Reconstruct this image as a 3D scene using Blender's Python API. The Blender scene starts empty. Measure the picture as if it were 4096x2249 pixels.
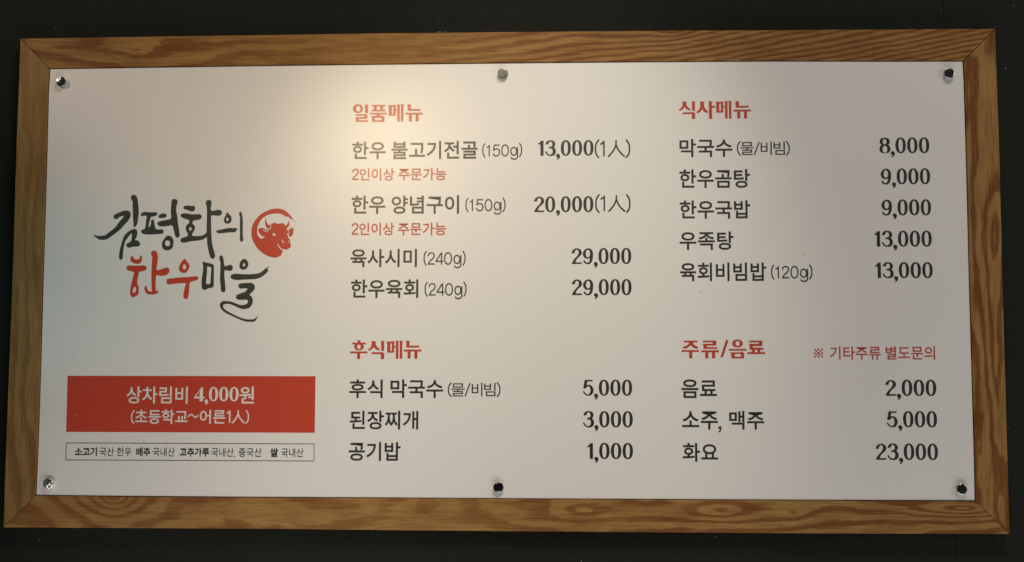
# -*- coding: utf-8 -*-
import bpy, math, random
from mathutils import Vector, Matrix
from mathutils.geometry import tessellate_polygon

random.seed(7)
SC = bpy.context.scene
COL = SC.collection

# ------------------------------------------------------------------ camera
W_PX, H_PX, F_PX = 4096.0, 2249.0, 5000.0
CAM = Vector((0.13315, -2.53038, -0.20710))
cam_data = bpy.data.cameras.new('camera')
cam = bpy.data.objects.new('camera', cam_data)
COL.objects.link(cam)
ROT = Matrix.Rotation(0.04247, 3, 'Z') @ Matrix.Rotation(1.65088, 3, 'X') @ Matrix.Rotation(0.00192, 3, 'Z')
cam.matrix_world = Matrix.Translation(CAM) @ ROT.to_4x4()
cam_data.sensor_width = 36.0
cam_data.sensor_fit = 'HORIZONTAL'
cam_data.lens = 36.0 * F_PX / W_PX
cam_data.clip_start = 0.05
cam_data.clip_end = 50
SC.camera = cam

FRONT = -0.022        # front of the wooden frame
PANEL = -0.020        # front of the printed panel


def pt(u, v, y=PANEL):
    """point of the plane y=const that was measured at (u, v) in the photograph"""
    d = ROT @ Vector(((u - W_PX / 2) / F_PX, -(v - H_PX / 2) / F_PX, -1.0))
    t = (y - CAM.y) / d.y
    return CAM + d * t


# ------------------------------------------------------------------ world, lamps, exposure
world = bpy.data.worlds.new("World")
SC.world = world
world.use_nodes = True
bg = world.node_tree.nodes['Background']
bg.inputs[0].default_value = (0.85, 1.0, 0.95, 1)
bg.inputs[1].default_value = 0.016

SC.view_settings.view_transform = 'Standard'
SC.view_settings.look = 'None'
SC.view_settings.exposure = 0.11
SC.view_settings.gamma = 1.0


def aim(o, target):
    o.rotation_euler = (Vector(target) - o.location).to_track_quat('-Z', 'Y').to_euler()


def spot(name, loc, target, power, color, half_deg, blend, radius, spec=1.0):
    d = bpy.data.lights.new(name, 'SPOT')
    d.energy = power
    d.color = color
    d.spot_size = math.radians(half_deg * 2)
    d.spot_blend = blend
    d.shadow_soft_size = radius
    d.specular_factor = spec
    o = bpy.data.objects.new(name, d)
    COL.objects.link(o)
    o.location = loc
    aim(o, target)
    return o


def area(name, loc, target, power, color, sx, sy):
    d = bpy.data.lights.new(name, 'AREA')
    d.shape = 'RECTANGLE'
    d.size, d.size_y = sx, sy
    d.energy = power
    d.color = color
    o = bpy.data.objects.new(name, d)
    COL.objects.link(o)
    o.location = loc
    aim(o, target)
    return o


# warm track spot: placed where its mirror image shows in the film at (1520, 560)
_p = pt(1520, 560)
_l = _p + (_p - CAM) * (1.1 / 2.53)
spot('track_spot_lamp', (_l.x, -1.12, _l.z), pt(1750, 850), 7.6, (1.0, 0.76, 0.42), 40, 1.0, 0.08)
spot('ceiling_spot_lamp', (0.25, -1.7, 2.0), pt(2060, 1220), 122.0, (1.0, 0.925, 0.78), 15.0, 1.0, 0.04)
spot('side_spot_lamp', (-2.1, -1.2, 1.25), pt(560, 160), 42.0, (1.0, 0.80, 0.60), 14, 1.0, 0.05)
area('ceiling_panel_lamp', (1.0, -1.75, 3.1), (0.5, 0, -0.6), 50.0, (1.0, 0.91, 0.80), 1.4, 0.5)
area('floor_bounce_fill', (0.9, -1.2, -2.4), (0.6, 0, 0.0), 34.0, (1.0, 0.97, 0.94), 3.0, 1.4)  # added fill from below, stands in for bounce off the floor
area('right_side_fill', (3.3, -1.5, 0.5), (0.4, 0, -0.3), 16.0, (1.0, 0.95, 0.88), 0.8, 1.2)  # added fill light from the right, not an actual fixture
spot('low_left_fill', (-1.3, -1.6, -1.9), pt(880, 1780), 58.0, (1.0, 0.95, 0.86), 15, 1.0, 0.12)  # added fill that lifts the lower left of the panel
spot('teal_patch_fill', (-2.6, -1.2, 0.0), pt(170, 1140), 17.0, (0.22, 0.95, 1.0), 7.5, 1.0, 0.05)  # added teal light, only there to tint the cool patch at left


# ------------------------------------------------------------------ materials
def new_mat(name):
    m = bpy.data.materials.new(name)
    m.use_nodes = True
    return m, m.node_tree.nodes, m.node_tree.links, m.node_tree.nodes['Principled BSDF']


def math_node(nt, op, a, b=None, c=None):
    n = nt.nodes.new('ShaderNodeMath')
    n.operation = op
    for i, x in enumerate((a, b, c)):
        if x is None:
            continue
        if isinstance(x, (int, float)):
            n.inputs[i].default_value = x
        else:
            nt.links.new(x, n.inputs[i])
    return n.outputs[0]


def noise_node(nt, vec, scale, detail=2.0, rough=0.5, dist=0.0):
    n = nt.nodes.new('ShaderNodeTexNoise')
    n.inputs['Scale'].default_value = scale
    n.inputs['Detail'].default_value = detail
    n.inputs['Roughness'].default_value = rough
    n.inputs['Distortion'].default_value = dist
    nt.links.new(vec, n.inputs['Vector'])
    return n.outputs[0]


def combine(nt, x, y, z):
    n = nt.nodes.new('ShaderNodeCombineXYZ')
    for i, a in enumerate((x, y, z)):
        if isinstance(a, (int, float)):
            n.inputs[i].default_value = a
        else:
            nt.links.new(a, n.inputs[i])
    return n.outputs[0]


def mix_col(nt, fac, a, b):
    n = nt.nodes.new('ShaderNodeMix')
    n.data_type = 'RGBA'
    if isinstance(fac, (int, float)):
        n.inputs[0].default_value = fac
    else:
        nt.links.new(fac, n.inputs[0])
    for i, x in ((6, a), (7, b)):
        if isinstance(x, tuple):
            n.inputs[i].default_value = (x[0], x[1], x[2], 1)
        else:
            nt.links.new(x, n.inputs[i])
    return n.outputs[2]


def smooth(nt, x, lo, hi):
    n = nt.nodes.new('ShaderNodeMapRange')
    n.interpolation_type = 'SMOOTHSTEP'
    nt.links.new(x, n.inputs[0])
    n.inputs[1].default_value = lo
    n.inputs[2].default_value = hi
    return n.outputs[0]


def gloss(b, rough, spec=0.5):
    b.inputs['Roughness'].default_value = rough
    b.inputs['Specular IOR Level'].default_value = spec


PRINT_ROUGH = 0.37


def film(b):
    """laminating film over the print"""
    b.inputs['Roughness'].default_value = PRINT_ROUGH
    b.inputs['Specular IOR Level'].default_value = 0.5
    b.inputs['Coat Weight'].default_value = 1.0
    b.inputs['Coat Roughness'].default_value = PRINT_ROUGH
    b.inputs['Coat IOR'].default_value = 2.1



def print_mat(name, col):
    m, n, l, b = new_mat(name)
    nt = m.node_tree
    co = n.new('ShaderNodeTexCoord').outputs['Object']
    f = noise_node(nt, co, 900.0, 2.0)
    k = math_node(nt, 'MULTIPLY_ADD', f, 0.16, 0.92)
    v = n.new('ShaderNodeVectorMath')
    v.operation = 'SCALE'
    v.inputs[0].default_value = col
    l.new(k, v.inputs['Scale'])
    l.new(v.outputs[0], b.inputs['Base Color'])
    film(b)
    return m


M_BLACK = print_mat('black_print', (0.005, 0.005, 0.004))
M_LOGO = print_mat('logo_charcoal_print', (0.019, 0.023, 0.016))
M_RED = print_mat('red_print', (0.52, 0.034, 0.005))
M_HEAD = print_mat('heading_red_print', (0.48, 0.032, 0.004))
M_WHITE = print_mat('white_print', (0.76, 0.74, 0.70))

# panel: off-white glossy film, faint mottling and a slight waviness of the sheet
M_PANEL, n, l, b = new_mat('panel_film')
nt = M_PANEL.node_tree
co = n.new('ShaderNodeTexCoord').outputs['Object']
f1 = noise_node(nt, co, 3.0, 3.0)
f2 = noise_node(nt, co, 160.0, 3.0)
c = mix_col(nt, f1, (0.80, 0.775, 0.745), (0.77, 0.755, 0.73))
c = mix_col(nt, math_node(nt, 'MULTIPLY', f2, 0.10), c, (0.60, 0.57, 0.52))
spk = smooth(nt, noise_node(nt, co, 55.0, 1.0), 0.80, 0.82)
c = mix_col(nt, math_node(nt, 'MULTIPLY', spk, 0.35), c, (0.2, 0.17, 0.13))
l.new(c, b.inputs['Base Color'])
l.new(math_node(nt, 'MULTIPLY_ADD', noise_node(nt, co, 5.0, 4.0), 0.06, PRINT_ROUGH - 0.03), b.inputs['Roughness'])
film(b)
bp = n.new('ShaderNodeBump')
bp.inputs['Strength'].default_value = 0.25
bp.inputs['Distance'].default_value = 0.002
h = math_node(nt, 'ADD', noise_node(nt, co, 2.2, 1.0), math_node(nt, 'MULTIPLY', noise_node(nt, co, 420.0, 2.0), 0.012))
l.new(h, bp.inputs['Height'])
l.new(bp.outputs[0], b.inputs['Normal'])

# wall paint: green black
M_WALL, n, l, b = new_mat('charcoal_wall_paint')
nt = M_WALL.node_tree
co = n.new('ShaderNodeTexCoord').outputs['Object']
f1 = noise_node(nt, co, 2.0, 5.0, 0.6)
f2 = noise_node(nt, co, 60.0, 4.0, 0.6)
c = mix_col(nt, f1, (0.0080, 0.0108, 0.0085), (0.0150, 0.0156, 0.0130))
c = mix_col(nt, math_node(nt, 'MULTIPLY', f2, 0.35), c, (0.034, 0.034, 0.030))
l.new(c, b.inputs['Base Color'])
gloss(b, 0.85, 0.08)
bp = n.new('ShaderNodeBump')
bp.inputs['Strength'].default_value = 0.35
bp.inputs['Distance'].default_value = 0.0015
l.new(math_node(nt, 'ADD', noise_node(nt, co, 180.0, 3.0), math_node(nt, 'MULTIPLY', noise_node(nt, co, 14.0, 3.0), 2.0)), bp.inputs['Height'])
l.new(bp.outputs[0], b.inputs['Normal'])

M_DARK, n, l, b = new_mat('dark_gap')
b.inputs['Base Color'].default_value = (0.012, 0.011, 0.010, 1)
gloss(b, 0.8, 0.2)
M_CHIP, n, l, b = new_mat('pale_chip')
b.inputs['Base Color'].default_value = (0.30, 0.29, 0.24, 1)
gloss(b, 0.7)
M_EDGE, n, l, b = new_mat('panel_edge_white')
b.inputs['Base Color'].default_value = (0.72, 0.70, 0.66, 1)
gloss(b, 0.5)


def wood(name, vertical, centre, K, A, seed, bumps, contrast, light, dark, nscale=(3.2, 17.0), duty=(0.50, 0.95)):
    """pine face: contours of a stretched height field. K=(rings per metre of width at start, at end),
    bumps=[(u, v, a, b, height)] in metres along / across the board."""
    m, n, l, b = new_mat(name)
    nt = m.node_tree
    sep = n.new('ShaderNodeSeparateXYZ')
    l.new(n.new('ShaderNodeTexCoord').outputs['Object'], sep.inputs[0])
    X, Y, Z = sep.outputs
    if vertical:
        U, V = Z, math_node(nt, 'SUBTRACT', X, centre)
    else:
        U, V = X, math_node(nt, 'SUBTRACT', Z, centre)
    V = math_node(nt, 'ADD', V, math_node(nt, 'MULTIPLY', Y, 0.8))
    uv = combine(nt, math_node(nt, 'MULTIPLY', U, nscale[0]), math_node(nt, 'MULTIPLY', V, nscale[1]), seed)
    big = noise_node(nt, uv, 1.0, 1.5, 0.5, 0.3)
    fine_uv = combine(nt, math_node(nt, 'MULTIPLY', U, 22.0), math_node(nt, 'MULTIPLY', V, 650.0), seed + 3)
    fibre = noise_node(nt, fine_uv, 1.0, 3.0, 0.6)
    coarse = noise_node(nt, combine(nt, math_node(nt, 'MULTIPLY', U, 11.0), math_node(nt, 'MULTIPLY', V, 230.0), seed + 7), 1.0, 4.0, 0.65)
    t = n.new('ShaderNodeMapRange')
    l.new(U, t.inputs[0])
    L = 1.0 if not vertical else 0.5
    t.inputs[1].default_value, t.inputs[2].default_value = -L, L
    t = t.outputs[0]
    Kt = math_node(nt, 'MULTIPLY_ADD', t, K[1] - K[0], K[0])
    At = math_node(nt, 'MULTIPLY_ADD', t, A[1] - A[0], A[0])
    fld = math_node(nt, 'MULTIPLY', V, Kt)
    fld = math_node(nt, 'ADD', fld, math_node(nt, 'MULTIPLY', big, At))
    fld = math_node(nt, 'ADD', fld, math_node(nt, 'MULTIPLY', math_node(nt, 'MULTIPLY', U, t), K[2]))
    mid = noise_node(nt, combine(nt, math_node(nt, 'MULTIPLY', U, nscale[0] * 4.2), math_node(nt, 'MULTIPLY', V, nscale[1] * 2.4), seed + 5), 1.0, 2.0, 0.55)
    fld = math_node(nt, 'ADD', fld, math_node(nt, 'MULTIPLY', math_node(nt, 'SUBTRACT', mid, 0.5), 0.85))
    for (bu, bv, ba, bb, bh) in bumps:
        du = math_node(nt, 'POWER', math_node(nt, 'ABSOLUTE', math_node(nt, 'DIVIDE', math_node(nt, 'SUBTRACT', U, bu), ba)), 2.0)
        dv = math_node(nt, 'POWER', math_node(nt, 'ABSOLUTE', math_node(nt, 'DIVIDE', math_node(nt, 'SUBTRACT', V, bv), bb)), 2.0)
        s = math_node(nt, 'SQRT', math_node(nt, 'ADD', math_node(nt, 'ADD', du, dv), 0.02))
        fld = math_node(nt, 'ADD', fld, math_node(nt, 'MULTIPLY', math_node(nt, 'EXPONENT', math_node(nt, 'MULTIPLY', s, -1.0)), bh))
    fld = math_node(nt, 'ADD', fld, math_node(nt, 'MULTIPLY', math_node(nt, 'SUBTRACT', coarse, 0.5), 0.42))
    fr = math_node(nt, 'FRACT', fld)
    up = smooth(nt, fr, duty[0] - 0.12, duty[0] + 0.14)
    dn = smooth(nt, fr, duty[1] - 0.05, min(1.0, duty[1] + 0.05))
    band = math_node(nt, 'MULTIPLY', up, math_node(nt, 'SUBTRACT', 1.0, dn))
    cont = math_node(nt, 'MULTIPLY_ADD', t, contrast[1] - contrast[0], contrast[0])
    if len(contrast) > 2:   # low contrast stretch in the middle of the board
        g = math_node(nt, 'MULTIPLY', math_node(nt, 'SUBTRACT', t, contrast[3]), 1.0 / contrast[4])
        g = math_node(nt, 'EXPONENT', math_node(nt, 'MULTIPLY', math_node(nt, 'MULTIPLY', g, g), -1.0))
        cont = math_node(nt, 'MULTIPLY', cont, math_node(nt, 'SUBTRACT', 1.0, math_node(nt, 'MULTIPLY', g, contrast[2])))
    mott = noise_node(nt, combine(nt, math_node(nt, 'MULTIPLY', U, 9.0), math_node(nt, 'MULTIPLY', V, 40.0), seed + 9), 1.0, 4.0, 0.6)
    band = math_node(nt, 'MULTIPLY', math_node(nt, 'MULTIPLY', band, cont), math_node(nt, 'MULTIPLY_ADD', mott, 0.8, 0.55))
    n_c = n.new('ShaderNodeClamp')
    l.new(band, n_c.inputs[0])
    band = n_c.outputs[0]
    base = mix_col(nt, smooth(nt, mott, 0.3, 0.75), light, tuple(x * k for x, k in zip(light, (0.72, 0.66, 0.60))))
    c = mix_col(nt, band, base, dark)
    streak = math_node(nt, 'MULTIPLY', smooth(nt, fibre, 0.50, 0.80), 0.60)
    c = mix_col(nt, streak, c, tuple(x * 0.55 for x in dark))
    pale = math_node(nt, 'MULTIPLY', smooth(nt, fibre, 0.47, 0.15), 0.55)
    c = mix_col(nt, pale, c, tuple(min(1, x * 1.35) for x in light))
    c = mix_col(nt, math_node(nt, 'MULTIPLY', smooth(nt, coarse, 0.50, 0.72), 0.55), c, tuple(x * 0.9 for x in dark))
    c = mix_col(nt, math_node(nt, 'MULTIPLY', smooth(nt, coarse, 0.46, 0.26), 0.40), c, tuple(min(1, x * 1.25) for x in light))
    l.new(c, b.inputs['Base Color'])
    rg = math_node(nt, 'MULTIPLY_ADD', fibre, 0.15, 0.45)
    l.new(rg, b.inputs['Roughness'])
    b.inputs['Specular IOR Level'].default_value = 0.28
    bp = n.new('ShaderNodeBump')
    bp.inputs['Strength'].default_value = 0.35
    bp.inputs['Distance'].default_value = 0.0006
    l.new(math_node(nt, 'ADD', fibre, math_node(nt, 'MULTIPLY', band, -0.6)), bp.inputs['Height'])
    l.new(bp.outputs[0], b.inputs['Normal'])
    return m


def chrome(name, rough, crumple, scale, tone=0.78):
    m, n, l, b = new_mat(name)
    nt = m.node_tree
    b.inputs['Metallic'].default_value = 1.0
    b.inputs['Base Color'].default_value = (tone, tone, tone * 0.98, 1)
    b.inputs['Roughness'].default_value = rough
    co = n.new('ShaderNodeTexCoord').outputs['Object']
    bp = n.new('ShaderNodeBump')
    bp.inputs['Strength'].default_value = crumple
    bp.inputs['Distance'].default_value = 0.004
    l.new(noise_node(nt, co, scale, 3.0, 0.6, 1.0), bp.inputs['Height'])
    l.new(bp.outputs[0], b.inputs['Normal'])
    return m


# ------------------------------------------------------------------ mesh helpers
def link(name, verts, faces, mat, parent=None, smooth_shade=False):
    me = bpy.data.meshes.new(name)
    me.from_pydata([tuple(v) for v in verts], [], faces)
    me.materials.append(mat)
    if smooth_shade:
        me.polygons.foreach_set('use_smooth', [True] * len(me.polygons))
    me.update()
    o = bpy.data.objects.new(name, me)
    COL.objects.link(o)
    if parent is not None:
        o.parent = parent
    return o


def tess(loops):
    """2D loops [(x, z)...] -> triangles, normals facing -Y once x,z are used as such"""
    vl = [[Vector((p[0], p[1], 0)) for p in lp] for lp in loops]
    flat = [p for lp in vl for p in lp]
    out = []
    for a, b_, c_ in tessellate_polygon(vl):
        A, B, C_ = flat[a], flat[b_], flat[c_]
        ar = (B.x - A.x) * (C_.y - A.y) - (B.y - A.y) * (C_.x - A.x)
        if abs(ar) < 1e-14:
            continue
        out.append((a, b_, c_) if ar > 0 else (a, c_, b_))
    return flat, out


class Ink:
    """collects flat printed shapes lying on the panel into one mesh"""
    def __init__(self, y):
        self.y, self.k, self.v, self.f = y, 0, [], []

    def add_xz(self, loops):
        flat, tris = tess(loops)
        y = self.y - self.k * 0.000012
        self.k += 1
        o = len(self.v)
        self.v += [(p.x, y, p.y) for p in flat]
        self.f += [tuple(i + o for i in t) for t in tris]

    def add_px(self, loops):
        res = []
        for lp in loops:
            r = []
            for (u, v) in lp:
                q = pt(u, v)
                r.append((q.x, q.z))
            res.append(r)
        self.add_xz(res)

    def raw(self, verts, faces):
        y = self.y - self.k * 0.000012
        self.k += 1
        o = len(self.v)
        self.v += [(x, y, z) for x, z in verts]
        self.f += [tuple(i + o for i in t) for t in faces]

    def build(self, name, mat, parent, label=None):
        ob = link(name, self.v, self.f, mat, parent)
        if label:
            ob['label'] = label
        return ob


def smooth_loop(pts, steps=5):
    """closed Catmull-Rom; a point written (x, y, 1) is a sharp corner"""
    n = len(pts)
    P = [Vector((p[0], p[1])) for p in pts]
    corner = [len(p) > 2 for p in pts]
    out = []
    for i in range(n):
        p1, p2 = P[i], P[(i + 1) % n]
        p0 = P[i - 1] if not corner[i] else p1 - (p2 - p1) * 0.35
        p3 = P[(i + 2) % n] if not corner[(i + 1) % n] else p2 + (p2 - p1) * 0.35
        m1 = (p2 - p0) * 0.5
        m2 = (p3 - p1) * 0.5
        for s in range(steps):
            t = s / steps
            t2, t3 = t * t, t * t * t
            q = p1 * (2 * t3 - 3 * t2 + 1) + m1 * (t3 - 2 * t2 + t) + p2 * (-2 * t3 + 3 * t2) + m2 * (t3 - t2)
            out.append((q.x, q.y))
    return out


def ellipse(cx, cy, rx, ry, n=2.0, k=28):
    out = []
    for i in range(k):
        a = 2 * math.pi * i / k
        c_, s_ = math.cos(a), math.sin(a)
        out.append((cx + rx * math.copysign(abs(c_) ** (2 / n), c_), cy + ry * math.copysign(abs(s_) ** (2 / n), s_)))
    return out


def stroke_outline(line, w, curve=True):
    """polyline -> closed outline of even width (2D)"""
    if curve and len(line) > 2:
        P = [Vector(p) for p in line]
        pts = []
        for i in range(len(P) - 1):
            p1, p2 = P[i], P[i + 1]
            p0 = P[i - 1] if i else p1
            p3 = P[i + 2] if i + 2 < len(P) else p2
            for s in range(4):
                t = s / 4
                t2, t3 = t * t, t * t * t
                pts.append(p1 * (2 * t3 - 3 * t2 + 1) + (p2 - p0) * .5 * (t3 - 2 * t2 + t) + p2 * (-2 * t3 + 3 * t2) + (p3 - p1) * .5 * (t3 - t2))
        pts.append(P[-1])
    else:
        pts = [Vector(p) for p in line]
    L, R_ = [], []
    for i, p in enumerate(pts):
        a = pts[max(0, i - 1)]
        b_ = pts[min(len(pts) - 1, i + 1)]
        d = (b_ - a)
        if d.length < 1e-9:
            d = Vector((1, 0))
        d.normalize()
        nrm = Vector((-d.y, d.x))
        k = 1.0
        if 0 < i < len(pts) - 1:
            d1 = (pts[i] - pts[i - 1]).normalized()
            k = 1.0 / max(0.6, abs(Vector((-d1.y, d1.x)).dot(nrm)))
        L.append(tuple(p + nrm * w / 2 * k))
        R_.append(tuple(p - nrm * w / 2 * k))
    return L + R_[::-1]


# ------------------------------------------------------------------ type set from the built-in font
_cache = {}


def glyph_mesh(text, offset):
    key = (text, offset)
    if key in _cache:
        return _cache[key]
    cu = bpy.data.curves.new('type', 'FONT')
    cu.body = text
    cu.size = 1.0
    cu.offset = offset
    cu.resolution_u = 4
    o = bpy.data.objects.new('type', cu)
    COL.objects.link(o)
    bpy.context.view_layer.update()
    dg = bpy.context.evaluated_depsgraph_get()
    me = bpy.data.meshes.new_from_object(o.evaluated_get(dg))
    v = [(p.co.x, p.co.y) for p in me.vertices]
    f = []
    for p in me.polygons:
        ids = list(p.vertices)
        A, B, C_ = v[ids[0]], v[ids[1]], v[ids[2]]
        if (B[0] - A[0]) * (C_[1] - A[1]) - (B[1] - A[1]) * (C_[0] - A[0]) < 0:
            ids.reverse()
        f.append(tuple(ids))
    bpy.data.objects.remove(o)
    bpy.data.meshes.remove(me)
    bpy.data.curves.remove(cu)
    _cache[key] = (v, f)
    return v, f


def word(ink, text, x0, x1, y0, y1, offset=0.015):
    """set a word so that its ink fills the measured box (photo pixels)"""
    v, f = glyph_mesh(text, offset)
    mx0, mx1 = min(p[0] for p in v), max(p[0] for p in v)
    my0, my1 = min(p[1] for p in v), max(p[1] for p in v)
    um, vm = (x0 + x1) / 2, (y0 + y1) / 2
    X0, X1 = pt(x0, vm).x, pt(x1, vm).x
    Z1, Z0 = pt(um, y0).z, pt(um, y1).z
    sx, sz = (X1 - X0) / (mx1 - mx0), (Z1 - Z0) / (my1 - my0)
    ink.raw([(X0 + (p[0] - mx0) * sx, Z0 + (p[1] - my0) * sz) for p in v], f)


def strokes(ink, lines, ox, base, unit, w):
    """monoline shapes; unit = cap height in photo pixels"""
    P = pt(ox, base)
    s = P.z * -1 + pt(ox, base - unit).z
    for ln in lines:
        if ln[0] == 'E':
            _, cx, cy, rx, ry = ln
            o_ = ellipse(P.x + cx * s, P.z + cy * s, (rx + w / 2) * s, (ry + w / 2) * s, 2.2)
            i_ = ellipse(P.x + cx * s, P.z + cy * s, (rx - w / 2) * s, (ry - w / 2) * s, 2.2)
            ink.add_xz([o_, i_[::-1]])
        elif ln[0] == 'D':
            _, cx, cy, r = ln
            ink.add_xz([ellipse(P.x + cx * s, P.z + cy * s, r * s, r * s)])
        else:
            curve = ln[0] != 'L'
            pts = ln if curve else ln[1:]
            ink.add_xz([stroke_outline([(P.x + a * s, P.z + b_ * s) for a, b_ in pts], w * s, curve)])


def shift(lines, dx):
    r = []
    for ln in lines:
        if ln[0] in ('E', 'D'):
            r.append((ln[0], ln[1] + dx) + tuple(ln[2:]))
        elif ln[0] == 'L':
            r.append(['L'] + [(a + dx, b_) for a, b_ in ln[1:]])
        else:
            r.append([(a + dx, b_) for a, b_ in ln])
    return r


G_LP = [[(.24, 1.12), (.09, .85), (.05, .52), (.09, .2), (.24, -.09)]]
G_RP = [[(3.18, 1.12), (3.33, .85), (3.37, .52), (3.33, .2), (3.18, -.09)]]
G_1 = [[(.37, .77), (.50, .80), (.57, .90)], ['L', (.60, 1.0), (.60, 0)]]
G_5 = [['L', (1.50, .965), (1.02, .965)], ['L', (1.04, 1.0), (.98, .48)],
       [(.98, .50), (1.08, .60), (1.24, .64), (1.42, .56), (1.48, .33), (1.42, .12), (1.24, .03), (1.05, .07), (.94, .25)]]
G_0 = [('E', 1.96, .5, .28, .47)]
G_G = [('E', 2.70, .42, .24, .33), [(3.02, .78), (3.02, .3), (3.01, -.05), (2.92, -.2), (2.74, -.26), (2.55, -.21), (2.47, -.09)]]
G_2 = [[(.40, .70), (.45, .90), (.62, .97), (.82, .92), (.88, .72), (.78, .5), (.55, .30), (.40, .045)], ['L', (.36, .045), (.93, .045)]]
G_4 = [['L', (1.50, 0), (1.50, 1.0)], ['L', (1.49, .99), (1.03, .27)], ['L', (1.0, .27), (1.66, .27)]]
GRAMS = {
    '150g': G_LP + G_1 + G_5 + G_0 + G_G + G_RP,
    '240g': G_LP + G_2 + G_4 + shift(G_0 + G_G + G_RP, .08),
    '120g': G_LP + G_1 + shift(G_2, .55) + shift(G_0 + G_G + G_RP, -.04)}
ONE_PERSON = [[(.26, 1.08), (.08, .8), (.04, .5), (.08, .15), (.26, -.1)],
              [(.33, .79), (.45, .82), (.52, .92)], ['L', (.575, 1.0), (.575, 0)],
              [(1.345, 1.03), (1.34, .75), (1.22, .45), (1.05, .2), (.84, -.03)], [(1.36, .72), (1.5, .4), (1.68, .17), (1.9, -.02)],
              [(1.98, 1.08), (2.16, .8), (2.2, .5), (2.16, .15), (1.98, -.1)]]

# ---- heavy price digits, traced; cap height 370 units, y down, baseline 565
U1, U2 = 1.583, 1.4163   # unit factors of the other tracings


def rel(pts, ox, oy, k, base=565):
    return [((p[0] - ox) * k, base + (p[1] - oy) * k) + tuple(p[2:]) for p in pts]


DIG = {
    '0': ([ellipse(118, 380, 118, 188, 2.25, 36), ellipse(118, 381, 48, 157, 2.4, 32)], 267),
    '2': ([smooth_loop(rel([(272, 312, 1), (290, 262), (335, 215), (400, 198), (465, 215), (505, 260), (515, 305), (500, 350), (455, 395), (410, 435), (378, 482), (362, 530, 1), (518, 530, 1), (512, 552), (500, 565, 1), (274, 565, 1), (292, 520), (330, 460), (385, 400), (425, 350), (440, 300), (434, 258), (415, 237), (395, 230), (370, 240), (352, 270), (347, 312, 1)], 272, 565, 1.0))], 267),
    '9': ([smooth_loop(rel([(660, 198), (592, 225), (548, 285), (540, 330), (554, 385), (595, 430), (648, 442), (685, 438), (707, 425, 1), (702, 465), (690, 505), (668, 531), (640, 537), (615, 527), (595, 502), (580, 485), (566, 481), (552, 491), (554, 510), (572, 538), (602, 560), (650, 570), (700, 562), (745, 520), (770, 450), (778, 370), (775, 300), (755, 245), (715, 208)], 540, 565, 1.0)), ellipse(119, 322, 50, 90, 2.1)], 267),
    '1': ([smooth_loop(rel([(257, 1145, 1), (257, 1131, 1), (278, 1122), (292, 1106), (297, 1090, 1), (340, 1090, 1), (340, 1320, 1), (293, 1320, 1), (293, 1147, 1)], 257, 1320, U1))], 172),
    '3': ([smooth_loop(rel([(201, 678, 1), (210, 645), (240, 620), (275, 615), (315, 622), (343, 650), (347, 680), (337, 706), (322, 720, 1), (345, 745), (355, 780), (350, 815), (325, 845), (280, 855), (240, 846), (212, 822), (197, 797), (199, 785), (209, 783), (218, 792), (236, 820), (262, 834), (285, 830), (303, 812), (308, 780), (302, 755), (285, 740), (250, 735, 1), (250, 715, 1), (275, 713), (295, 705), (303, 680), (298, 650), (285, 636), (268, 634), (250, 650), (244, 678, 1)], 197, 851, U1))], 267),
    '5': ([smooth_loop(rel([(219, 150, 1), (337, 150, 1), (334, 162), (327, 171, 1), (258, 171, 1), (247, 228, 1), (272, 222), (300, 226), (330, 248), (348, 295), (340, 340), (310, 375), (265, 384), (225, 368), (198, 338), (193, 325), (199, 315), (210, 318), (225, 342), (245, 360), (268, 365), (290, 350), (302, 310), (298, 270), (285, 248), (268, 244), (252, 255), (238, 275, 1), (197, 275, 1)], 193, 381, U1))], 267),
    '8': ([smooth_loop(rel([(410, 128), (355, 140), (329, 175), (332, 215), (361, 248, 1), (335, 270), (322, 315), (330, 355), (365, 385), (410, 390), (460, 382), (495, 350), (500, 315), (488, 270), (464, 248, 1), (487, 215), (491, 175), (465, 140)], 322, 388, U2)), ellipse(86 * U2, 565 - 193 * U2, 31 * U2, 47 * U2, 2.1), ellipse(89 * U2, 565 - 66 * U2, 39 * U2, 60 * U2, 2.1)], 267),
    '4': ([rel([(2022, 1066), (2037, 1066), (2037, 1160), (2054, 1160), (2054, 1176), (2037, 1176), (2037, 1205), (2005, 1205), (2005, 1176), (1953, 1176), (1953, 1164)], 1953, 1203, 2.66), rel([(2005, 1098), (2005, 1160), (1969, 1160)], 1953, 1203, 2.66)], 282),
    ',': ([smooth_loop(rel([(843, 520), (878, 538), (891, 575), (880, 615), (855, 645), (826, 656), (811, 648), (816, 638), (833, 626), (838, 608, 1), (808, 598), (795, 565), (808, 533)], 807, 565, 1.0))], 101),
}


def price(ink, s, x0, x1, y0, y1):
    loops_all, pen = [], 0.0
    for ch in s:
        loops, adv = DIG[ch]
        loops_all.append([[(p[0] + pen, p[1]) for p in lp] for lp in loops])
        pen += adv
    right = pen - 267 + 236
    um, vm = (x0 + x1) / 2, (y0 + y1) / 2
    X0, X1 = pt(x0, vm).x, pt(x1, vm).x
    Z1, Z0 = pt(um, y0).z, pt(um, y1).z
    sx, sz = (X1 - X0) / right, (Z1 - Z0) / 376.0
    for loops in loops_all:
        ink.add_xz([[(X0 + a * sx, Z0 + (568 - b_) * sz) for a, b_ in lp] for lp in loops])


# ------------------------------------------------------------------ the wall of painted boards
wall = bpy.data.objects.new('wall', None)
COL.objects.link(wall)
wall['kind'] = 'structure'


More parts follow.
